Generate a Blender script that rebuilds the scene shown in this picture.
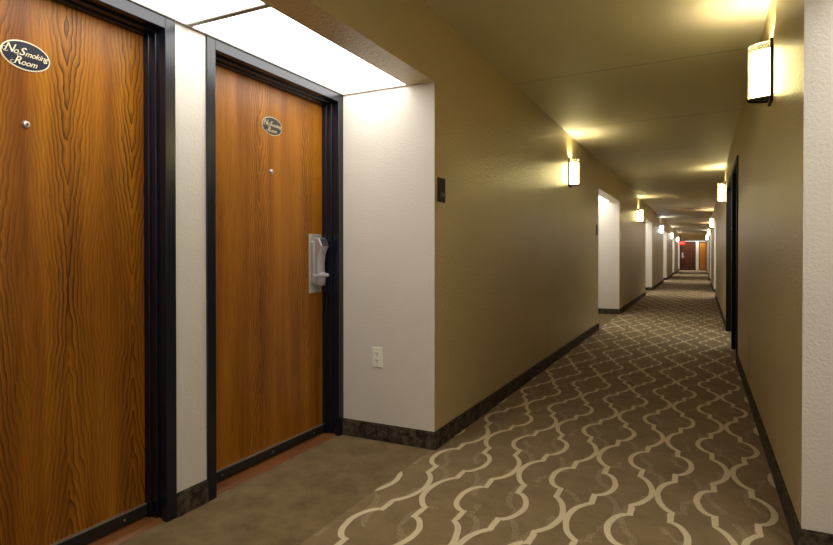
import bpy, bmesh, math, random
from mathutils import Vector, Matrix
random.seed(7)
for o in list(bpy.data.objects): bpy.data.objects.remove(o)
S = bpy.context.scene
C = bpy.context.collection

# ------------------------------------------------------------ camera
F, YAW, PITCH, ROLL, SV, H = 567.25, 0.4653, -0.0083, -0.0002, -13.35, 1.1129
cd = bpy.data.cameras.new('camera'); cam = bpy.data.objects.new('camera', cd); C.objects.link(cam)
cd.sensor_fit = 'HORIZONTAL'; cd.sensor_width = 36.0
cd.lens = F * 36.0 / 833.0
cd.shift_y = SV / 833.0
cd.clip_start = 0.02
cam.location = (0, 0, H)
cam.rotation_euler = (math.pi / 2 + PITCH, 0, YAW)
S.camera = cam

# ------------------------------------------------------------ view, world
vs = S.view_settings
S.view_settings.view_transform = 'Standard'; vs.look = 'None'; vs.gamma = 1; vs.use_curve_mapping = False
vs.exposure = 0.92
w = bpy.data.worlds.new('world'); S.world = w; w.use_nodes = True
w.node_tree.nodes['Background'].inputs[0].default_value = (0, 0, 0, 1)
w.node_tree.nodes['Background'].inputs[1].default_value = 0.0

# light levels
PANEL_E = 3.1          # luminous ceiling panels over the door alcoves
SHADE_E = 20.0         # frosted sconce diffuser
UP_W = 7.0             # lamp light leaving the open top of a sconce

# ------------------------------------------------------------ dimensions
XL, XD, XR = -1.356, -1.985, 0.334
HC, HF = 2.490, 2.092
YB, YE = -7.0, 44.09
XRR = 0.98             # door wall of the right alcoves
XLF = -1.975           # face of the left door casings
LEFT_ALC = [(0.55, 2.929), (8.68, 11.07), (16.60, 18.86), (24.7, 27.0), (32.8, 35.1), (40.8, 43.2)]
RIGHT_ALC = [(0.10, 2.503), (16.50, 18.80), (24.6, 26.9), (32.7, 35.0), (40.7, 43.1)]

# ------------------------------------------------------------ materials
def new_mat(name):
    m = bpy.data.materials.new(name); m.use_nodes = True
    nt = m.node_tree; b = nt.nodes['Principled BSDF']
    return m, nt, b
def N(nt, t, **k):
    n = nt.nodes.new(t)
    for a, v in k.items(): setattr(n, a, v)
    return n
def L(nt, a, b): nt.links.new(a, b)
def math_n(nt, op, a, b=None, clamp=False):
    n = N(nt, 'ShaderNodeMath', operation=op); n.use_clamp = clamp
    for i, x in enumerate((a, b)):
        if x is None: continue
        if isinstance(x, (int, float)): n.inputs[i].default_value = x
        else: L(nt, x, n.inputs[i])
    return n.outputs[0]
def rgb(nt, fac, c1, c2):
    n = N(nt, 'ShaderNodeMix', data_type='RGBA')
    if isinstance(fac, (int, float)): n.inputs[0].default_value = fac
    else: L(nt, fac, n.inputs[0])
    for i, c in ((6, c1), (7, c2)):
        if isinstance(c, tuple): n.inputs[i].default_value = (*c, 1)
        else: L(nt, c, n.inputs[i])
    return n.outputs[2]
def obj_co(nt, scale=(1, 1, 1), geo=True):
    if geo: src = N(nt, 'ShaderNodeNewGeometry').outputs['Position']
    else: src = N(nt, 'ShaderNodeTexCoord').outputs['Object']
    mp = N(nt, 'ShaderNodeMapping'); mp.inputs['Scale'].default_value = scale
    L(nt, src, mp.inputs[0]); return mp.outputs[0]
def noise(nt, co, scale, detail=2, rough=.5):
    n = N(nt, 'ShaderNodeTexNoise'); n.inputs['Scale'].default_value = scale
    n.inputs['Detail'].default_value = detail; n.inputs['Roughness'].default_value = rough
    L(nt, co, n.inputs['Vector']); return n.outputs[0]
def bump(nt, b, h, strength, dist):
    n = N(nt, 'ShaderNodeBump'); n.inputs['Strength'].default_value = strength; n.inputs['Distance'].default_value = dist
    L(nt, h, n.inputs['Height']); L(nt, n.outputs[0], b.inputs['Normal'])
def plain(name, col, rough=.5, metal=0, spec=.5):
    m, nt, b = new_mat(name)
    b.inputs['Base Color'].default_value = (*col, 1); b.inputs['Roughness'].default_value = rough
    b.inputs['Metallic'].default_value = metal; b.inputs['Specular IOR Level'].default_value = spec
    return m
def plaster(name, col, rough, bs, bd, scale=75, spec=.3, var=.06):
    m, nt, b = new_mat(name)
    co = obj_co(nt)
    n1 = noise(nt, co, 2.2, 3)
    dark = tuple(c * (1 - var) for c in col); lite = tuple(min(1, c * (1 + var)) for c in col)
    L(nt, rgb(nt, n1, dark, lite), b.inputs['Base Color'])
    b.inputs['Roughness'].default_value = rough; b.inputs['Specular IOR Level'].default_value = spec
    n2 = noise(nt, co, scale, 3, .55)
    r = N(nt, 'ShaderNodeMapRange'); r.inputs[1].default_value = .42; r.inputs[2].default_value = .68
    L(nt, n2, r.inputs[0])
    bump(nt, b, r.outputs[0], bs, bd)
    return m
M = {}
M['tan'] = plaster('tan_vinyl_wall', (.50, .390, .190), .36, .75, .003, 48, .5)
M['white'] = plaster('cream_textured_wall', (.72, .665, .59), .7, .38, .0022, 100, .25)
# ceiling: popcorn paint with cross joints between the boards
def ceiling_mat():
    m, nt, b = new_mat('ceiling_paint')
    co = obj_co(nt)
    n1 = noise(nt, co, 1.3, 2)
    base = rgb(nt, n1, (.64, .575, .40), (.70, .63, .45))
    sep = N(nt, 'ShaderNodeSeparateXYZ'); L(nt, co, sep.inputs[0])
    y = math_n(nt, 'ADD', sep.outputs[1], math_n(nt, 'MULTIPLY', sep.outputs[0], .045))
    t = math_n(nt, 'DIVIDE', math_n(nt, 'SUBTRACT', y, 4.40), 1.83)
    fr = math_n(nt, 'ABSOLUTE', math_n(nt, 'SUBTRACT', t, math_n(nt, 'ROUND', t)))
    ln = math_n(nt, 'LESS_THAN', fr, .0055)
    L(nt, rgb(nt, math_n(nt, 'MULTIPLY', ln, .55), base, (.30, .25, .16)), b.inputs['Base Color'])
    b.inputs['Roughness'].default_value = .6; b.inputs['Specular IOR Level'].default_value = .35
    n2 = noise(nt, co, 90, 2)
    bump(nt, b, math_n(nt, 'SUBTRACT', n2, math_n(nt, 'MULTIPLY', ln, 1.5)), .35, .003)
    return m
M['ceiling'] = ceiling_mat()
M['tile_gray'] = plain('painted_grille_edge', (.33, .31, .27), .5)

def carpet_mat():
    m, nt, b = new_mat('quatrefoil_carpet')
    co = obj_co(nt)
    sep = N(nt, 'ShaderNodeSeparateXYZ'); L(nt, co, sep.inputs[0])
    x, y = sep.outputs[0], sep.outputs[1]
    def lattice(x, y, P, T, x0, y0, hw):
        """mask of quatrefoil outlines: columns P apart, period T, every other column half a period on"""
        s = P / .3245
        col = math_n(nt, 'ROUND', math_n(nt, 'DIVIDE', math_n(nt, 'SUBTRACT', x, x0), P))
        u = math_n(nt, 'ABSOLUTE', math_n(nt, 'SUBTRACT', math_n(nt, 'SUBTRACT', x, x0), math_n(nt, 'MULTIPLY', col, P)))
        yy = math_n(nt, 'ADD', math_n(nt, 'SUBTRACT', y, y0), math_n(nt, 'MULTIPLY', col, T / 2))
        k = math_n(nt, 'ROUND', math_n(nt, 'DIVIDE', yy, T))
        v = math_n(nt, 'ABSOLUTE', math_n(nt, 'SUBTRACT', yy, math_n(nt, 'MULTIPLY', k, T)))
        def ell(cx, cy, rx, ry, lo, hi):
            a = math_n(nt, 'DIVIDE', math_n(nt, 'SUBTRACT', u, cx), rx)
            c = math_n(nt, 'DIVIDE', math_n(nt, 'SUBTRACT', v, cy), ry)
            d2 = math_n(nt, 'SQRT', math_n(nt, 'ADD', math_n(nt, 'MULTIPLY', a, a), math_n(nt, 'MULTIPLY', c, c)))
            # distance ~ |r-1| * r / |grad|
            ga = math_n(nt, 'DIVIDE', a, rx); gc = math_n(nt, 'DIVIDE', c, ry)
            g = math_n(nt, 'SQRT', math_n(nt, 'ADD', math_n(nt, 'MULTIPLY', ga, ga), math_n(nt, 'MULTIPLY', gc, gc)))
            d = math_n(nt, 'ABSOLUTE', math_n(nt, 'DIVIDE', math_n(nt, 'MULTIPLY', math_n(nt, 'SUBTRACT', d2, 1), d2), math_n(nt, 'MAXIMUM', g, .01)))
            inside = math_n(nt, 'MULTIPLY', math_n(nt, 'GREATER_THAN', v, lo), math_n(nt, 'LESS_THAN', v, hi))
            return math_n(nt, 'MULTIPLY', math_n(nt, 'LESS_THAN', d, hw), inside)
        lobe = ell(.062 * s, 0, .087 * s, .150 * s, -1, .150 * s)
        lobe = math_n(nt, 'MULTIPLY', lobe, math_n(nt, 'GREATER_THAN', u, .066 * s))
        flare = ell(.146 * s, T / 2, .134 * s, .212 * s, .215 * s, 9)
        flare = math_n(nt, 'MULTIPLY', flare, math_n(nt, 'LESS_THAN', u, .092 * s))
        vd = math_n(nt, 'LESS_THAN', math_n(nt, 'ABSOLUTE', math_n(nt, 'SUBTRACT', u, .078 * s)), hw * 1.0)
        vr = math_n(nt, 'MULTIPLY', math_n(nt, 'GREATER_THAN', v, .134 * s), math_n(nt, 'LESS_THAN', v, .232 * s))
        knob = math_n(nt, 'MULTIPLY', vd, vr)
        return math_n(nt, 'MAXIMUM', math_n(nt, 'MAXIMUM', lobe, flare), knob)
    # hand-drawn wobble
    wob = noise(nt, co, 9, 1); wob2 = noise(nt, obj_co(nt, (1, 1, 1)), 7, 1)
    xw = math_n(nt, 'ADD', x, math_n(nt, 'MULTIPLY', math_n(nt, 'SUBTRACT', wob, .5), .012))
    yw = math_n(nt, 'ADD', y, math_n(nt, 'MULTIPLY', math_n(nt, 'SUBTRACT', wob2, .5), .014))
    main = lattice(xw, yw, .3245, .8590, .134, 2.855, .0130)
    ghost = lattice(math_n(nt, 'ADD', xw, .12), math_n(nt, 'ADD', yw, .31), .3245, .8590, .134, 2.855, .014)
    co2 = obj_co(nt)
    speck = noise(nt, co2, 150, 1, .6)
    patch = noise(nt, co2, 4.5, 2)
    gs = math_n(nt, 'MULTIPLY', ghost, math_n(nt, 'GREATER_THAN', speck, .50))
    gs = math_n(nt, 'MULTIPLY', gs, math_n(nt, 'GREATER_THAN', patch, .43))
    inx = math_n(nt, 'MULTIPLY', math_n(nt, 'GREATER_THAN', x, -1.372), math_n(nt, 'LESS_THAN', x, .345))
    main = math_n(nt, 'MULTIPLY', main, inx); gs = math_n(nt, 'MULTIPLY', gs, inx)
    cloud = noise(nt, co2, 5.5, 5, .74)
    cr = N(nt, 'ShaderNodeMapRange'); cr.inputs[1].default_value = .28; cr.inputs[2].default_value = .72; L(nt, cloud, cr.inputs[0]); cloud = cr.outputs[0]
    pile = noise(nt, co2, 210, 3, .8)
    ground = rgb(nt, cloud, (.185, .120, .052), (.290, .198, .095))
    plainc = rgb(nt, cloud, (.105, .065, .022), (.250, .168, .070))
    gcol = rgb(nt, inx, plainc, ground)
    gcol = rgb(nt, math_n(nt, 'MULTIPLY', gs, .45), gcol, (.50, .41, .27))
    gcol = rgb(nt, math_n(nt, 'MULTIPLY', main, .93), gcol, (.72, .60, .38))
    r = N(nt, 'ShaderNodeMapRange'); r.inputs[1].default_value = .3; r.inputs[2].default_value = .7
    r.inputs[3].default_value = .70; r.inputs[4].default_value = 1.28; L(nt, pile, r.inputs[0])
    mx = N(nt, 'ShaderNodeVectorMath', operation='SCALE'); L(nt, gcol, mx.inputs[0]); L(nt, r.outputs[0], mx.inputs['Scale'])
    L(nt, mx.outputs[0], b.inputs['Base Color'])
    b.inputs['Roughness'].default_value = .95; b.inputs['Specular IOR Level'].default_value = .08
    b.inputs['Sheen Weight'].default_value = .15
    bump(nt, b, pile, .5, .003)
    return m
M['carpet'] = carpet_mat()

def base_mat():
    m, nt, b = new_mat('brown_carpet_baseboard')
    co = obj_co(nt); n = noise(nt, co, 28, 4, .7)
    cr = N(nt, 'ShaderNodeMapRange'); cr.inputs[1].default_value = .38; cr.inputs[2].default_value = .66; L(nt, n, cr.inputs[0]); n = cr.outputs[0]
    L(nt, rgb(nt, n, (.020, .014, .009), (.125, .092, .062)), b.inputs['Base Color'])
    b.inputs['Roughness'].default_value = .8; b.inputs['Specular IOR Level'].default_value = .2
    bump(nt, b, noise(nt, co, 200, 2), .4, .002)
    return m
M['base'] = base_mat()

def wood_mat(name, light, mid, dark, c0=0.0, period=.27, contrast=1.0, mid_z=1.0, seed=0.0):
    m, nt, b = new_mat(name)
    co = obj_co(nt)
    sep = N(nt, 'ShaderNodeSeparateXYZ'); L(nt, co, sep.inputs[0])
    y, z = sep.outputs[1], sep.outputs[2]
    # leaf of the veneer: folded about each flame centre
    t = math_n(nt, 'DIVIDE', math_n(nt, 'SUBTRACT', y, c0), period)
    d = math_n(nt, 'MULTIPLY', math_n(nt, 'ABSOLUTE', math_n(nt, 'SUBTRACT', t, math_n(nt, 'ROUND', t))), period)
    cell = math_n(nt, 'ROUND', t)
    w1 = noise(nt, obj_co(nt, (1, 3.0, .8)), 2.2, 2)
    w2 = noise(nt, obj_co(nt, (1, 5.0, 3.0)), 2.6, 2)
    zz = math_n(nt, 'ADD', math_n(nt, 'SUBTRACT', z, mid_z), math_n(nt, 'MULTIPLY', math_n(nt, 'SINE', math_n(nt, 'MULTIPLY', cell, 2.3)), .16))
    a = math_n(nt, 'MULTIPLY', math_n(nt, 'POWER', math_n(nt, 'ADD', d, .004), 1.15), 82.0)
    hz = math_n(nt, 'MULTIPLY', math_n(nt, 'SQRT', math_n(nt, 'ADD', math_n(nt, 'MULTIPLY', zz, zz), .012)), 8.0)
    f = math_n(nt, 'SUBTRACT', a, hz)
    f = math_n(nt, 'ADD', f, math_n(nt, 'MULTIPLY', w1, 3.5))
    f = math_n(nt, 'ADD', f, math_n(nt, 'ADD', math_n(nt, 'MULTIPLY', w2, 2.4), seed))
    ring = math_n(nt, 'FRACT', f)
    ring = math_n(nt, 'POWER', ring, 2.2)
    # strong figure in the flame centres, faint straight grain between them
    fl = N(nt, 'ShaderNodeMapRange'); fl.inputs[1].default_value = period * .13; fl.inputs[2].default_value = period * .36
    fl.inputs[3].default_value = 1.0; fl.inputs[4].default_value = .42; L(nt, d, fl.inputs[0])
    ring = math_n(nt, 'MULTIPLY', ring, fl.outputs[0])
    amp = noise(nt, obj_co(nt, (1, 5, .6)), 3.0, 2)
    ar = N(nt, 'ShaderNodeMapRange'); ar.inputs[1].default_value = .35; ar.inputs[2].default_value = .68
    ar.inputs[3].default_value = .55; L(nt, amp, ar.inputs[0])
    ring = math_n(nt, 'MULTIPLY', math_n(nt, 'MULTIPLY', ring, ar.outputs[0]), contrast, clamp=True)
    tone = noise(nt, obj_co(nt, (1, 6, .35)), 2.0, 3)
    tr = N(nt, 'ShaderNodeMapRange'); tr.inputs[1].default_value = .3; tr.inputs[2].default_value = .7; L(nt, tone, tr.inputs[0])
    base = rgb(nt, tr.outputs[0], mid, light)
    col = rgb(nt, ring, base, dark)
    pore = noise(nt, obj_co(nt, (1, 190, 4.0)), 2.0, 3, .7)
    pr = N(nt, 'ShaderNodeMapRange'); pr.inputs[1].default_value = .50; pr.inputs[2].default_value = .72
    L(nt, pore, pr.inputs[0])
    col = rgb(nt, math_n(nt, 'MULTIPLY', pr.outputs[0], .60), col, dark)
    L(nt, col, b.inputs['Base Color'])
    b.inputs['Roughness'].default_value = .36; b.inputs['Specular IOR Level'].default_value = .22
    b.inputs['Coat Weight'].default_value = .08; b.inputs['Coat Roughness'].default_value = .25
    bump(nt, b, pr.outputs[0], .12, .001)
    return m
M['oak_a'] = wood_mat('amber_oak_veneer', (.46, .172, .009), (.22, .066, .0035), (.028, .008, .0012), 1.292, .263, 1.15, .98, .3)
M['oak_b'] = wood_mat('honey_oak_veneer', (.46, .172, .010), (.23, .070, .004), (.036, .010, .0015), 2.31, .39, .85, 1.0, .7)
M['oak_dark'] = wood_mat('dark_walnut_door', (.115, .040, .018), (.085, .028, .012), (.04, .014, .006), -.9, .3, .6)
M['oak_orange'] = wood_mat('orange_oak_door', (.55, .22, .025), (.45, .16, .018), (.25, .08, .01), .1, .3, .6)
M['frame'] = plain('navy_black_paint', (.006, .0072, .015), .27, 0, .5)
M['frame_edge'] = plain('black_paint', (.003, .003, .003), .45, 0, .3)
M['sweep'] = plain('black_rubber_sweep', (.012, .011, .010), .45)
M['alu'] = plain('brushed_aluminium', (.55, .53, .50), .35, .9)
M['threshold'] = plaster('red_stained_wood', (.19, .068, .018), .45, .1, .001, 40, .4, .35)
M['steel'] = plain('satin_nickel', (.66, .66, .68), .32, .8)
M['plate'] = plain('silver_plate', (.66, .63, .58), .42, .7)
M['lock_dark'] = plain('black_plastic', (.03, .03, .045), .3)
M['ivory'] = plain('ivory_plastic', (.86, .86, .70), .4)
M['slot'] = plain('dark_slot', (.02, .018, .015), .6)
M['bronze'] = plain('dark_bronze', (.030, .022, .014), .38, .5)
M['sign_navy'] = plain('navy_enamel', (.010, .012, .028), .3)
M['sign_black'] = plain('black_enamel', (.010, .010, .012), .3)
M['cream'] = plain('cream_lettering', (.85, .74, .50), .4)
M['gold'] = plain('gold_lettering', (.50, .40, .22), .4)
M['plaque'] = plain('brown_plaque', (.018, .011, .008), .5, 0, .3)
M['plaque_txt'] = plain('grey_lettering', (.30, .27, .24), .5)
M['white_plastic'] = plain('white_plastic', (.75, .73, .70), .4)
M['black_back'] = plain('unlit_backing', (.02, .02, .02), .9)
def emit(name, col, e, cam_tex=None):
    m, nt, b = new_mat(name)
    b.inputs['Base Color'].default_value = (*[min(1, c) * .8 for c in col], 1)
    b.inputs['Emission Color'].default_value = (*col, 1); b.inputs['Emission Strength'].default_value = e
    b.inputs['Roughness'].default_value = .6
    return m
M['panel'] = emit('luminous_panel', (1.0, .985, .93), PANEL_E)
def glass():
    m, nt, b = new_mat('clear_glass')
    out = nt.nodes['Material Output']
    tr = N(nt, 'ShaderNodeBsdfTransparent'); tr.inputs[0].default_value = (.93, .93, .90, 1)
    gl = N(nt, 'ShaderNodeBsdfGlossy'); gl.inputs['Roughness'].default_value = .08; gl.inputs[0].default_value = (.9, .9, .85, 1)
    fr = N(nt, 'ShaderNodeFresnel'); fr.inputs[0].default_value = 1.5
    mx = N(nt, 'ShaderNodeMixShader'); L(nt, fr.outputs[0], mx.inputs[0]); L(nt, tr.outputs[0], mx.inputs[1]); L(nt, gl.outputs[0], mx.inputs[2])
    tl = N(nt, 'ShaderNodeBsdfTranslucent'); tl.inputs[0].default_value = (.9, .88, .8, 1)
    m2 = N(nt, 'ShaderNodeMixShader'); m2.inputs[0].default_value = .04; L(nt, mx.outputs[0], m2.inputs[1]); L(nt, tl.outputs[0], m2.inputs[2])
    L(nt, m2.outputs[0], out.inputs[0]); return m
M['glass'] = glass()

# ------------------------------------------------------------ helpers
def bx(bm, a, b, mi=0):
    x0, y0, z0 = [min(p, q) for p, q in zip(a, b)]; x1, y1, z1 = [max(p, q) for p, q in zip(a, b)]
    v = [bm.verts.new(p) for p in ((x0,y0,z0),(x1,y0,z0),(x1,y1,z0),(x0,y1,z0),(x0,y0,z1),(x1,y0,z1),(x1,y1,z1),(x0,y1,z1))]
    fs = []
    for idx in ((0,3,2,1),(4,5,6,7),(0,1,5,4),(1,2,6,5),(2,3,7,6),(3,0,4,7)):
        f = bm.faces.new([v[i] for i in idx]); f.material_index = mi; fs.append(f)
    return fs          # bottom, top, -y, +x, +y, -x
def prism(bm, prof, axis, a, b, mi=0):
    """extrude a 2D profile along an axis between a and b"""
    def P(p, t):
        if axis == 'x': return (t, p[0], p[1])
        if axis == 'y': return (p[0], t, p[1])
        return (p[0], p[1], t)
    v0 = [bm.verts.new(P(p, a)) for p in prof]; v1 = [bm.verts.new(P(p, b)) for p in prof]
    n = len(prof)
    bm.faces.new(v0[::-1]).material_index = mi; bm.faces.new(v1).material_index = mi
    for i in range(n):
        bm.faces.new((v0[i], v0[(i+1) % n], v1[(i+1) % n], v1[i])).material_index = mi
    bmesh.ops.recalc_face_normals(bm, faces=bm.faces[:])
def cyl(bm, p, q, r, n=20, r2=None):
    p, q = Vector(p), Vector(q); d = (q - p).normalized()
    u = d.orthogonal().normalized(); v = d.cross(u); r2 = r if r2 is None else r2
    A = [bm.verts.new(p + (u * math.cos(2*math.pi*i/n) + v * math.sin(2*math.pi*i/n)) * r) for i in range(n)]
    B = [bm.verts.new(q + (u * math.cos(2*math.pi*i/n) + v * math.sin(2*math.pi*i/n)) * r2) for i in range(n)]
    bm.faces.new(A[::-1]); bm.faces.new(B)
    for i in range(n): bm.faces.new((A[i], A[(i+1)%n], B[(i+1)%n], B[i]))
def obj(name, bm, mats, parent=None, bevel=0, smooth=False, loc=None):
    me = bpy.data.meshes.new(name); bmesh.ops.recalc_face_normals(bm, faces=bm.faces[:]); bm.to_mesh(me); bm.free()
    if not isinstance(mats, (list, tuple)): mats = [mats]
    for m in mats: me.materials.append(m)
    o = bpy.data.objects.new(name, me); C.objects.link(o)
    if parent: o.parent = parent
    if loc: o.location = loc
    if smooth:
        for p in me.polygons: p.use_smooth = True
    if bevel:
        md = o.modifiers.new('bevel', 'BEVEL'); md.width = bevel; md.segments = 2; md.limit_method = 'ANGLE'
    return o
def struct(name, bm, mats, bevel=0):
    o = obj(name, bm, mats, bevel=bevel); o['kind'] = 'structure'; return o
def empty(name, loc, rz=0):
    o = bpy.data.objects.new(name, None); C.objects.link(o); o.location = loc; o.rotation_euler = (0, 0, rz)
    o.empty_display_size = .1
    return o
def thing(name, label, cat, loc, rz=0, group=None):
    o = empty(name, loc, rz); tag(o, label, cat, group); return o
def tag(o, label, cat, group=None):
    o['label'] = label; o['category'] = cat
    if group: o['group'] = group
    return o
def dup(root, loc, rz, label, mats=None):
    r = root.copy(); C.objects.link(r); r.location = loc; r.rotation_euler = (0, 0, rz); r['label'] = label
    for ch in list(root.children):
        c = ch.copy(); C.objects.link(c); c.parent = r
        if mats and ch.type == 'MESH' and ch.name.split('.')[0] in mats:
            c.data = ch.data.copy(); c.data.materials[0] = mats[ch.name.split('.')[0]]
        for g in list(ch.children):
            k = g.copy(); C.objects.link(k); k.parent = c
    return r
def text_mesh(s, size, shear=0, extrude=.0006, offset=0, spacing=1):
    cu = bpy.data.curves.new('t', 'FONT'); cu.body = s; cu.size = size; cu.shear = shear; cu.extrude = extrude
    cu.align_x = 'CENTER'; cu.align_y = 'CENTER'; cu.offset = offset; cu.space_character = spacing
    o = bpy.data.objects.new('t', cu); C.objects.link(o)
    dg = bpy.context.evaluated_depsgraph_get(); me = bpy.data.meshes.new_from_object(o.evaluated_get(dg))
    bpy.data.objects.remove(o); return me
def add_text(name, parts, mat, parent, basis):
    """parts: (text, size, (x, y), shear, offset, spacing); basis: 4x4 taking text plane to the parent's space"""
    bm = bmesh.new()
    for s, size, (px, py), sh, off, spc in parts:
        me = text_mesh(s, size, sh, .0005, off, spc)
        me.transform(basis @ Matrix.Translation((px, py, 0))); bm.from_mesh(me); bpy.data.meshes.remove(me)
    me = bpy.data.meshes.new(name); bm.to_mesh(me); bm.free(); me.materials.append(mat)
    o = bpy.data.objects.new(name, me); C.objects.link(o); o.parent = parent
    return o
PLUS_X = Matrix(((0,0,1,0),(1,0,0,0),(0,1,0,0),(0,0,0,1)))       # text seen looking towards -X: right is +Y
MINUS_Y = Matrix(((1,0,0,0),(0,0,-1,0),(0,1,0,0),(0,0,0,1)))     # text seen looking towards +Y

# ------------------------------------------------------------ floor and ceiling
bm = bmesh.new(); bx(bm, (-2.4, YB, -.12), (1.3, YE + .3, 0)); struct('floor', bm, M['carpet'])
bm = bmesh.new(); bx(bm, (-2.4, YB, HC), (1.3, YE + .3, HC + .12)); struct('ceiling', bm, M['ceiling'])

# ------------------------------------------------------------ walls
def wall_block(name, x0, x1, y0, y1, z0, z1, face):
    """solid block: tan on its corridor face and underside, cream on its ends"""
    bm = bmesh.new(); fs = bx(bm, (x0, y0, z0), (x1, y1, z1))
    fs[2].material_index = 1; fs[4].material_index = 1
    return struct(name, bm, [M['tan'], M['white']])
def baseboard(name, x0, y0, x1, y1, nx, ny):
    """10 cm carpet baseboard along a line, its body on the (nx, ny) side"""
    t = .012
    bm = bmesh.new(); bx(bm, (x0, y0, 0), (x1 + nx * t, y1 + ny * t, .094))
    bx(bm, (x0, y0, .094), (x1 + nx * (t * .6), y1 + ny * (t * .6), .101))
    struct(name, bm, M['base'])
XO = -2.30
prev = YB
for i, (a, f) in enumerate(LEFT_ALC + [(YE, YE)]):
    if a > prev:
        wall_block('wall_left', XO, XL, prev, a, 0, HC, 1)
        baseboard('baseboard_left', XL, prev - (.012 if prev > YB else 0), XL, a + (.012 if i < 6 else 0), 1, 0)
    prev = f
    if i < 6:
        # header over the alcove mouth, with its tan underside
        bm = bmesh.new(); bx(bm, (XL - .163, a, HF), (XL, f, HC)); struct('wall_left', bm, M['tan'])
        # end wall baseboard (faces the camera) and the near one
        baseboard('baseboard_left', XD, f, XL + .0, f, 0, -1)
        baseboard('baseboard_left', XD, a, XL + .0, a, 0, 1)
        if i > 0:
            bm = bmesh.new(); bx(bm, (XO, a, 0), (XD, f, HC)); struct('wall_left', bm, M['white'])
prev = YB
for i, (a, f) in enumerate(RIGHT_ALC + [(YE, YE)]):
    if i == 1:
        D0, D1, D2 = 6.62, 7.68, 9.40
        wall_block('wall_right', XR, 1.2, prev, D0, 0, HC, 1)
        wall_block('wall_right', XR, 1.2, D2, a, 0, HC, 1)
        wall_block('wall_right', XR, 1.2, D0, D2, HF + .03, HC, 1)
        baseboard('baseboard_right', XR, prev - .012, XR, D0, -1, 0)
        baseboard('baseboard_right', XR, D2, XR, a + .012, -1, 0)
        bm = bmesh.new(); bx(bm, (XR + .2, D0, 0), (1.2, D1, HF)); struct('wall_right', bm, M['black_back'])
        bm = bmesh.new(); bx(bm, (1.18, D1, 0), (1.2, D2, HF)); struct('wall_right', bm, M['black_back'])
    elif a > prev:
        wall_block('wall_right', XR, 1.2, prev, a, 0, HC, 1)
        baseboard('baseboard_right', XR, prev - (.012 if prev > YB else 0), XR, a + (.012 if i < 5 else 0), -1, 0)
    prev = f
    if i < 5:
        bm = bmesh.new(); bx(bm, (XR, a, HF), (XR + .163, f, HC)); struct('wall_right', bm, M['tan'])
        baseboard('baseboard_right', XR, f, XRR, f, 0, -1)
        baseboard('baseboard_right', XR, a, XRR, a, 0, 1)
        bm = bmesh.new(); bx(bm, (XRR, a, 0), (1.2, f, HC)); struct('wall_right', bm, M['white'])
bm = bmesh.new(); bx(bm, (-2.4, YB - .1, 0), (1.3, YB, HC)); struct('wall_back', bm, M['tan'])

# ------------------------------------------------------------ left door wall of the near alcove (two door openings)
DOORS = [(0.60, 1.680), (1.850, 2.929)]
for y0, y1 in ((0.55, 0.60), (1.680, 1.850)):
    bm = bmesh.new(); bx(bm, (XO, y0, 0), (XD, y1, HF + .06)); struct('wall_left', bm, M['white'])
baseboard('baseboard_left', XD, 1.681, XD, 1.849, 1, 0)
bm = bmesh.new(); bx(bm, (XO, .55, HF + .0601), (XD, 2.929, HC)); struct('wall_left', bm, M['white'])
for y0, y1 in DOORS:
    bm = bmesh.new(); bx(bm, (XO, y0 + .001, 0), (-2.16, y1 - .001, HF + .06)); struct('wall_left', bm, M['black_back'])

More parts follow.
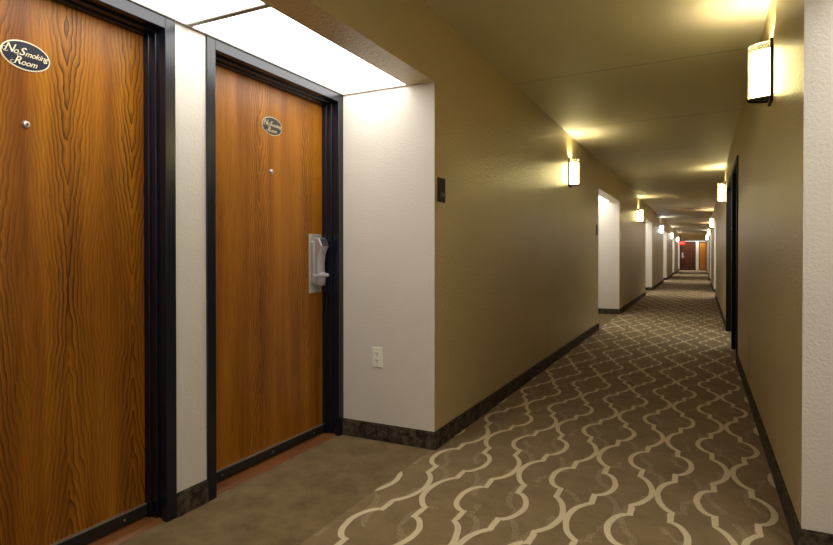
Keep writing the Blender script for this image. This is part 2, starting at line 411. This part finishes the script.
def bar_frame(bm, y0, y1, zt, x0, x1, w):
    """three sided frame (two jambs and a head)"""
    bx(bm, (x0, y0, 0), (x1, y0 + w, zt)); bx(bm, (x0, y1 - w, 0), (x1, y1, zt)); bx(bm, (x0, y0 + w, zt - w), (x1, y1 - w, zt))
def hotel_door(name, y0, y1, wood, sign_mats, leaf_label):
    r = empty(name, ((XLF + -2.16) / 2, (y0 + y1) / 2, 0)); r['kind'] = 'structure'
    ox, oy = r.location.x, r.location.y
    def loc(o): o.location = (-ox, -oy, 0); return o
    cw = .050
    bm = bmesh.new()
    bar_frame(bm, y0, y1, HF, -2.155, XLF, cw)                                   # casing and deep jamb
    bar_frame(bm, y0 + cw - .001, y1 - cw + .001, HF - cw + .001, -2.062, -2.022, .012)   # stop, first step
    bar_frame(bm, y0 + cw - .001, y1 - cw + .001, HF - cw + .001, -2.155, -2.055, .020)
    loc(obj('door_frame', bm, M['frame'], r, bevel=.0025))
    a, b = y0 + cw + .006, y1 - cw - .006
    bm = bmesh.new(); bx(bm, (-2.130, a, .035), (-2.086, b, HF - cw - .006))
    loc(obj('door_leaf', bm, wood, r, bevel=.0015))
    bm = bmesh.new(); bx(bm, (-2.088, a, .022), (-2.070, b, .066))
    sw = loc(obj('door_sweep', bm, M['sweep'], r, bevel=.001)); 
    bm = bmesh.new(); bx(bm, (-2.086, a, .066), (-2.074, b, .0705)); obj('metal_strip', bm, M['alu'], sw)
    for yy in (a + .12, (a + b) / 2, b - .12):
        bm = bmesh.new(); cyl(bm, (-2.070, yy, .044), (-2.0675, yy, .044), .0045, 10); obj('screw', bm, M['alu'], sw)
    bm = bmesh.new(); prism(bm, [(-2.130, 0.001), (-1.996, 0.001), (-2.010, .010), (-2.022, .013), (-2.130, .013)], 'y', y0 + cw, y1 - cw)
    loc(obj('threshold', bm, M['threshold'], r))
    # peephole
    yc = y0 + (1.148 - .600) if name == 'door_1' else 2.397
    bm = bmesh.new(); cyl(bm, (-2.086, yc, 1.562), (-2.079, yc, 1.562), .0125, 24, .0105)
    cyl(bm, (-2.079, yc, 1.562), (-2.076, yc, 1.562), .0085, 24, .005)
    ph = loc(obj('peephole', bm, M['steel'], r, smooth=False))
    bm = bmesh.new(); cyl(bm, (-2.0765, yc, 1.562), (-2.0752, yc, 1.562), .0038, 12); obj('lens', bm, M['slot'], ph)
    return r
d1 = hotel_door('door_1', *DOORS[0], M['oak_a'], None, '')
d2 = hotel_door('door_2', *DOORS[1], M['oak_b'], None, '')

# oval No Smoking Room signs
def oval(bm, rx, ry, x0, x1, n=48):
    prism(bm, [(rx * math.cos(2*math.pi*i/n), ry * math.sin(2*math.pi*i/n)) for i in range(n)], 'x', x0, x1)
def oval_sign(y, z, tilt, base, ink, label):
    t = thing('no_smoking_sign', label, 'sign', (-2.0855, y, z), 0, None); t.rotation_euler = (tilt, 0, 0)
    bm = bmesh.new(); oval(bm, .081, .050, 0, .002); obj('rim', bm, ink, t)
    bm = bmesh.new(); oval(bm, .0765, .0455, .0018, .0030); obj('plate', bm, base, t)
    add_text('lettering', [('N', .041, (-.0565, .0130), .45, .0001, 1), ('o', .030, (-.0345, .0085), .45, .0001, 1),
                           ('S', .039, (-.0155, .0105), .45, .0002, 1), ('moking', .0275, (.0330, .0065), .45, .0001, .93),
                           ('R', .038, (-.0300, -.0220), .45, .0002, 1), ('oom', .0290, (.0080, -.0250), .45, .0001, .95)], ink, t,
             Matrix.Translation((.0032, 0, 0)) @ PLUS_X)
    # flourish of the capital letters
    for cx, cz, r0 in ((-.066, .006, .0085), (-.024, -.004, .0045), (-.043, -.030, .006)):
        bm = bmesh.new(); n = 20
        for i in range(n):
            a0, a1 = math.radians(60 + 270 * i / n), math.radians(60 + 270 * (i + 1) / n)
            q = [(cx + r * math.cos(a) * 1.2, cz + r * math.sin(a)) for r, a in ((r0, a0), (r0, a1), (r0 - .0014, a1), (r0 - .0014, a0))]
            v = [bm.verts.new((.0036, p[0], p[1])) for p in q] + [bm.verts.new((.0028, p[0], p[1])) for p in q]
            bm.faces.new(v[:4]); bm.faces.new(v[4:][::-1])
            for k in range(4): bm.faces.new((v[k], v[k+4], v[(k+1)%4+4], v[(k+1)%4]))
        obj('flourish', bm, ink, t)
oval_sign(1.149, 1.797, 0.0, M['sign_navy'], M['cream'], 'oval navy No Smoking Room sign with cream letters on the nearest door')
oval_sign(2.405, 1.808, 0.0, M['sign_black'], M['gold'], 'oval black No Smoking Room sign on the second door, the one with the card lock')

# card lock on door_2
lk = empty('card_lock', (-(d2.location.x) - 2.086, 2.785 - d2.location.y, 1.06)); lk.parent = d2
lk['label'] = 'silver electronic card lock with lever handle'
bm = bmesh.new(); bx(bm, (0, -.060, -.178), (.004, .062, .176)); obj('lock_plate', bm, M['plate'], lk, bevel=.002)
bm = bmesh.new(); bx(bm, (.003, -.048, -.120), (.026, .040, .130)); 
b_ = obj('lock_base', bm, M['steel'], lk, bevel=.006)
prof = [(.020, -.135), (.048, -.135), (.054, -.100), (.049, -.050), (.047, .000), (.053, .050), (.066, .085), (.077, .102), (.058, .146), (.044, .153), (.020, .153)]
bm = bmesh.new(); prism(bm, prof, 'y', -.034, .040); obj('lock_housing', bm, M['steel'], lk, bevel=.005)
bm = bmesh.new(); prism(bm, [(.0700, .1010), (.0790, .1020), (.0600, .1465), (.0500, .1450)], 'y', -.026, .032); obj('card_reader', bm, M['lock_dark'], lk, bevel=.001)
bm = bmesh.new(); cyl(bm, (.044, .002, -.068), (.074, .002, -.068), .014, 20)
cyl(bm, (.070, .034, -.072), (.058, -.100, -.072), .0125, 20, .0085)
obj('lever_handle', bm, M['steel'], lk, bevel=.002)
bm = bmesh.new()
for z in (-.165, .163): cyl(bm, (.004, .040, z), (.0055, .040, z), .004, 10)
obj('screw', bm, M['alu'], lk)

# ------------------------------------------------------------ black doors on the right wall
def right_door(name, y0, y1, leaves):
    r = empty(name, (XR + .04, (y0 + y1) / 2, 0)); r['kind'] = 'structure'
    ox, oy = r.location.x, r.location.y
    def loc(o): o.location = (-ox, -oy, 0); return o
    bm = bmesh.new(); bar_frame(bm, y0, y1, HF + .03, XR - .014, XR + .19, .055)
    bar_frame(bm, y0 + .054, y1 - .054, HF - .024, XR + .035, XR + .075, .012)
    loc(obj('door_frame', bm, M['frame_edge'], r, bevel=.003))
    a, b = y0 + .06, y1 - .06; n = leaves; wl = (b - a) / n
    for i in range(n):
        bm = bmesh.new(); bx(bm, (XR + .076, a + i * wl + .002, .02), (XR + .12, a + (i + 1) * wl - .002, HF - .03))
        lf = loc(obj('door_leaf', bm, M['frame_edge'], r, bevel=.002))
        yh = a + (i + 1) * wl - .08 if i == 0 else a + i * wl + .08
        bm = bmesh.new(); cyl(bm, (XR + .076, yh, 1.0), (XR + .03, yh, 1.0), .012, 16); cyl(bm, (XR + .035, yh, 1.0), (XR + .035, yh - .1, 1.0), .009, 16)
        obj('door_handle', bm, M['steel'], lf)
        for z in (.25, 1.1, 1.85):
            yy = a + .004 if i == 0 else b - .004
            bm = bmesh.new(); cyl(bm, (XR + .072, yy, z - .05), (XR + .072, yy, z + .05), .007, 12); obj('hinge', bm, M['bronze'], lf)
right_door('door_3', D0, D1, 1)
# black-cased opening beyond it: a lit recess with a black door in its back wall
bm = bmesh.new()
bx(bm, (XR - .014, D1 + .001, 0), (XR + .12, D1 + .06, HF + .03)); bx(bm, (XR - .014, D2 - .06, 0), (XR + .12, D2, HF + .03)); bx(bm, (XR - .014, D1 + .06, HF - .03), (XR + .12, D2 - .06, HF + .03))
struct('trim_2', bm, M['frame_edge'], .003)
bm = bmesh.new(); bx(bm, (XR + .12, D1 + .001, 0), (1.06, D1 + .05, HF)); bx(bm, (XR + .12, D2 - .05, 0), (1.06, D2, HF)); struct('wall_right', bm, M['white'])
r = empty('door_4', (1.09, (D1 + D2) / 2, 0)); r['kind'] = 'structure'
bm = bmesh.new(); bar_frame(bm, D1 + .05, D2 - .05, HF, 1.05, 1.17, .06); o = obj('door_frame', bm, M['frame_edge'], r); o.location = (-1.09, -(D1 + D2) / 2, 0)
for k, (a, b) in enumerate(((D1 + .11, (D1 + D2) / 2 - .002), ((D1 + D2) / 2 + .002, D2 - .11))):
    bm = bmesh.new(); bx(bm, (1.09, a, .01), (1.13, b, HF - .065)); o = obj('door_leaf', bm, M['frame_edge'], r); o.location = (-1.09, -(D1 + D2) / 2, 0)
    yh = b - .07 if k == 0 else a + .07
    bm = bmesh.new(); cyl(bm, (1.09, yh, 1.0), (1.04, yh, 1.0), .012, 16); cyl(bm, (1.045, yh, 1.0), (1.045, yh + (-.1 if k == 0 else .1), 1.0), .009, 16); obj('door_handle', bm, M['steel'], o)

# ------------------------------------------------------------ luminous ceiling panels in the alcoves
def light_panel(x0, x1, y0, y1, label, first=[None]):
    if first[0] is None or abs(first[0]['len'] - (y1 - y0)) > .02:
        t = thing('ceiling_light_panel', label, 'ceiling light', ((x0 + x1) / 2, (y0 + y1) / 2, HF), 0, 'luminous alcove ceiling panels')
        hx, hy = (x1 - x0) / 2, (y1 - y0) / 2
        bm = bmesh.new(); bx(bm, (-hx + .006, -hy + .006, .006), (hx - .006, hy - .006, .011)); obj('diffuser', bm, M['panel'], t)
        bm = bmesh.new(); w = .008; wy = .017
        bx(bm, (-hx, -hy, 0), (-hx + w, hy, .014)); bx(bm, (hx - w, -hy, 0), (hx, hy, .014))
        bx(bm, (-hx + w, -hy, 0), (hx - w, -hy + wy, .014)); bx(bm, (-hx + w, hy - wy, 0), (hx - w, hy, .014))
        obj('frame', bm, M['tile_gray'], t)
        bm = bmesh.new(); bx(bm, (-hx, -hy, .014), (hx, hy, .02)); obj('housing', bm, M['white_plastic'], t)
        t['len'] = y1 - y0; first[0] = t; return t
    t = dup(first[0], ((x0 + x1) / 2, (y0 + y1) / 2, HF), 0, label); return t
ordn = ['nearest', 'second', 'third', 'fourth', 'fifth', 'sixth']
for i, (a, f) in enumerate(LEFT_ALC):
    mid = a + (f - a) * .5 if i else 1.745
    if i == 0:
        l1 = 'glowing white ceiling panel over the nearest amber door, at the top left edge'
        l2 = 'glowing white ceiling panel over the second door, the one with the card lock'
    else:
        l1 = 'glowing ceiling panel in the near half of the %s alcove on the left' % ordn[i]
        l2 = 'glowing ceiling panel in the far half of the %s alcove on the left' % ordn[i]
    light_panel(XLF, XL - .163, a, mid, l1); light_panel(XLF, XL - .163, mid, f, l2)
for i, (a, f) in enumerate(RIGHT_ALC):
    k = ordn[i]; mid = (a + f) / 2
    light_panel(XR + .163, XRR, a, mid, 'glowing ceiling panel in the near half of the %s alcove on the right' % k)
    light_panel(XR + .163, XRR, mid, f, 'glowing ceiling panel in the far half of the %s alcove on the right' % k)
light_panel(XR + .12, 1.06, D1 + .05, D2 - .05, 'glowing ceiling panel in the black-cased recess on the right')
for o in C.objects:
    if 'len' in o: del o['len']

# ------------------------------------------------------------ wall sconces
def half_shell(bm, rx, ry, z0, z1, th, n=28, x0=.012):
    """half elliptic tube standing out of the wall along +X"""
    def ring(s, z): return [bm.verts.new((x0 + (rx - s) * math.sin(math.pi*i/n), -(ry - s) * math.cos(math.pi*i/n), z)) for i in range(n + 1)]
    a0, a1, b0, b1 = ring(0, z0), ring(0, z1), ring(th, z0), ring(th, z1)
    for i in range(n):
        bm.faces.new((a0[i], a0[i+1], a1[i+1], a1[i])); bm.faces.new((b0[i+1], b0[i], b1[i], b1[i+1]))
        bm.faces.new((a1[i], a1[i+1], b1[i+1], b1[i])); bm.faces.new((a0[i+1], a0[i], b0[i], b0[i+1]))
    for i in (0, n): bm.faces.new((a0[i], a1[i], b1[i], b0[i]))
def sconce(loc, rz, label, col, e, up):
    t = thing('wall_sconce', label, 'wall lamp', loc, rz, 'corridor wall sconces')
    bm = bmesh.new(); bx(bm, (0, -.064, -.165), (.014, .064, .168)); obj('back_plate', bm, M['bronze'], t, bevel=.003)
    bm = bmesh.new(); half_shell(bm, .100, .066, -.138, .150, .004); obj('glass_shade', bm, M['glass'], t, smooth=False)
    em = emit('frosted_lamp_glow', col, e)
    bm = bmesh.new(); half_shell(bm, .084, .055, -.130, .116, .003); df = obj('diffuser', bm, em, t, smooth=True)
    bm = bmesh.new(); half_shell(bm, .103, .068, -.143, -.136, .008); obj('bottom_band', bm, M['bronze'], t)
    bm = bmesh.new(); n = 20
    v = [bm.verts.new((.012 + .095 * math.sin(math.pi*i/n), -.060 * math.cos(math.pi*i/n), -.138)) for i in range(n + 1)]
    v2 = [bm.verts.new((p.co.x, p.co.y, -.134)) for p in v]
    bm.faces.new(v[::-1]); bm.faces.new(v2)
    for i in range(n + 1): bm.faces.new((v[i], v[(i+1)%(n+1)], v2[(i+1)%(n+1)], v2[i]))
    obj('base_disc', bm, M['bronze'], t)
    ld = bpy.data.lights.new('lamp_light', 'SPOT'); ld.energy = up; ld.color = tuple(c * .55 + .45 * k for c, k in zip(col, (1, .93, .75)))
    ld.spot_size = math.radians(150); ld.spot_blend = .6; ld.shadow_soft_size = .03
    lo = bpy.data.objects.new('lamp_light', ld); C.objects.link(lo); lo.parent = t; lo.location = (.05, 0, .125)
    lo.rotation_euler = (math.pi, 0, 0)
    return t
YEL = (1.0, .85, .40); ORG = (1.0, .66, .36); BLU = (.80, .86, 1.0); NEU = (1.0, .88, .72)
SZ = 2.085
spec = [('R', 3.57, YEL, 'wall lamp with glass half-cylinder shade, nearest and largest, high on the right wall'),
        ('L', 6.62, YEL, 'wall lamp on the left wall, first one before the second alcove opening'),
        ('R', 10.15, YEL, 'wall lamp on the right wall just beyond the black door frames'),
        ('L', 14.6, YEL, 'wall lamp on the left wall between second and third alcove openings'),
        ('R', 19.7, ORG, 'wall lamp on the right wall, third along from the camera'),
        ('L', 22.8, BLU, 'bluish-white wall lamp on the left wall beyond the third alcove opening'),
        ('R', 27.8, ORG, 'wall lamp on the right wall, fourth along, warm ceiling streak above'),
        ('L', 30.9, NEU, 'wall lamp on the left wall beyond the fourth alcove opening'),
        ('R', 35.9, BLU, 'white wall lamp on the right wall, the farthest, near the orange door'),
        ('L', -1.5, YEL, 'unseen wall lamp on the left wall behind the camera, added as fill light'),  # out of view, keeps the row's spacing; added to brighten near ceiling and floor
         ('R', -4.5, YEL, 'unseen wall lamp on the right wall behind the camera, added as fill light'),  # also unseen behind the camera, added for more fill in the near corridor
         ('L', 38.8, NEU, 'wall lamp on the left wall, the farthest, beside the red exit sign')]
for side, y, col, lab in spec:
    if side == 'R': sconce((XR, y, SZ), math.pi, lab, col, SHADE_E, UP_W)
    else: sconce((XL, y, SZ - .04), 0, lab, col, SHADE_E, UP_W)

# ------------------------------------------------------------ end of the corridor
bm = bmesh.new(); bx(bm, (-2.4, YE, 0), (1.3, YE + .2, HC)); struct('wall_end', bm, M['tan'])
bm = bmesh.new(); bx(bm, (-.345, YE - .12, 0), (-.160, YE, 2.02)); struct('wall_end', bm, M['white'])
bm = bmesh.new(); bx(bm, (XL, YE - .71, 2.03), (XR, YE - .68, 2.12)); struct('trim_1', bm, M['tile_gray'])
bm = bmesh.new(); bx(bm, (XL, YE - .70, 2.05), (XR, YE, HC)); struct('wall_end', bm, M['tan'])
ep = thing('ceiling_light_panel', 'glowing panel over the two doors at the far end of the corridor', 'ceiling light', ((XL + XR) / 2, YE - .40, 2.03), 0)
bm = bmesh.new(); bx(bm, (-.80, -.24, .004), (.80, .24, .010)); obj('diffuser', bm, M['panel'], ep)
bm = bmesh.new(); bx(bm, (-.82, -.26, .010), (.82, .26, .018)); obj('housing', bm, M['tile_gray'], ep)
def end_door(name, x0, x1, wood, handle):
    r = empty(name, ((x0 + x1) / 2, YE - .05, 0)); r['kind'] = 'structure'
    ox, oy = r.location.x, r.location.y
    def loc(o): o.location = (-ox, -oy, 0); return o
    bm = bmesh.new()
    bx(bm, (x0, YE - .08, 0), (x0 + .05, YE, 2.0)); bx(bm, (x1 - .05, YE - .08, 0), (x1, YE, 2.0)); bx(bm, (x0, YE - .08, 1.95), (x1, YE, 2.0))
    loc(obj('door_frame', bm, M['frame_edge'], r))
    bm = bmesh.new(); bx(bm, (x0 + .05, YE - .05, .01), (x1 - .05, YE - .005, 1.95)); lf = loc(obj('door_leaf', bm, wood, r))
    if handle:
        bm = bmesh.new(); bx(bm, (x0 + .09, YE - .058, .86), (x0 + .20, YE - .05, 1.24)); bx(bm, (x0 + .11, YE - .10, .92), (x0 + .17, YE - .055, 1.18))
        cyl(bm, (x0 + .12, YE - .1, .98), (x0 + .28, YE - .1, .98), .012, 12)
        obj('door_handle', bm, M['steel'], lf)
end_door('door_5', XL + .03, -.345, M['oak_dark'], True)
end_door('door_6', -.160, XR - .01, M['oak_orange'], False)

# exit sign hanging from the ceiling
t = thing('exit_sign', 'small red EXIT sign hanging at the far end of the corridor', 'sign', (-1.17, 42.2, 1.88))
M['exit'] = emit('red_exit_glow', (1.0, .03, .02), .45)
bm = bmesh.new(); bx(bm, (-.19, -.03, -.11), (.19, .03, .13)); obj('housing', bm, M['exit'], t, bevel=.01)
bm = bmesh.new(); cyl(bm, (0, 0, .13), (0, 0, HC - 1.88), .012, 12); obj('hanging_rod', bm, M['white_plastic'], t)
M['exit_txt'] = emit('exit_letters', (1.0, .25, .2), .6)
add_text('lettering', [('EXIT', .17, (0, 0), 0, .004, 1)], M['exit_txt'], t, Matrix.Translation((0, -.031, .01)) @ MINUS_Y)

# ------------------------------------------------------------ outlets, plaques, access panels
def outlet(x, y, z, label, mat):
    t = thing('power_outlet', label, 'electrical outlet', (x, y, z), 0, None)
    bm = bmesh.new(); bx(bm, (-.036, -.006, -.060), (.036, 0, .060)); obj('cover_plate', bm, mat, t, bevel=.003)
    for s in (.021, -.021):
        bm = bmesh.new(); prism(bm, [(.016*math.cos(a)*(1.05), s + .0145*math.sin(a)) for a in [2*math.pi*i/20 for i in range(20)]], 'y', -.0078, -.005)
        sk = obj('socket', bm, mat, t)
        bm = bmesh.new(); bx(bm, (-.0085, -.0084, s - .001), (-.0050, -.0076, s + .009)); bx(bm, (.0050, -.0084, s - .001), (.0085, -.0076, s + .009))
        cyl(bm, (0, -.0084, s - .007), (0, -.0076, s - .007), .003, 10); obj('slots', bm, M['slot'], sk)
    bm = bmesh.new(); cyl(bm, (0, -.0068, 0), (0, -.0058, 0), .003, 10); obj('screw', bm, M['alu'], t)
    return t
outlet(-1.731, 2.929, .497, 'ivory double power outlet on the near cream wall beside the second door', M['ivory'])
outlet(-1.59, 11.07, .47, 'white power outlet on the cream end wall of the second alcove', M['white_plastic'])
def plaque(y, z, w, h, label, mat, txt=None):
    t = thing('room_number_plaque', label, 'sign', (XL, y, z))
    bm = bmesh.new(); bx(bm, (0, -w/2, -h/2), (.006, w/2, h/2)); obj('plate', bm, mat, t, bevel=.0015)
    if txt: add_text('room_number', [(txt, .042, (.008, -.028), 0, .0004, 1)], M['plaque_txt'], t, Matrix.Translation((.0063, 0, 0)) @ PLUS_X)
plaque(3.018, 1.487, .104, .140, 'small dark brown room number plaque at the near end of the left wall', M['plaque'], '114')
plaque(8.52, 1.47, .10, .15, 'small dark plaque on the left wall just before the second alcove', M['plaque'])
plaque(11.25, 1.46, .12, .15, 'pale plaque on the left wall just past the second alcove', M['white_plastic'])
def access(x, nx, y0, y1, z0, z1, label):
    t = thing('access_panel', label, 'access panel', (x, (y0 + y1) / 2, (z0 + z1) / 2))
    hy, hz = (y1 - y0) / 2, (z1 - z0) / 2
    bm = bmesh.new(); bx(bm, (0, -hy, -hz), (nx * .003, hy, hz)); obj('panel', bm, M['tan'], t, bevel=.001)
access(XL, 1, 5.62, 5.92, .16, .48, 'wall-coloured access panel low on the left wall before the first left lamp')
access(XR, -1, 5.05, 5.50, .16, .50, 'wall-coloured access panel low on the right wall before the black doors')
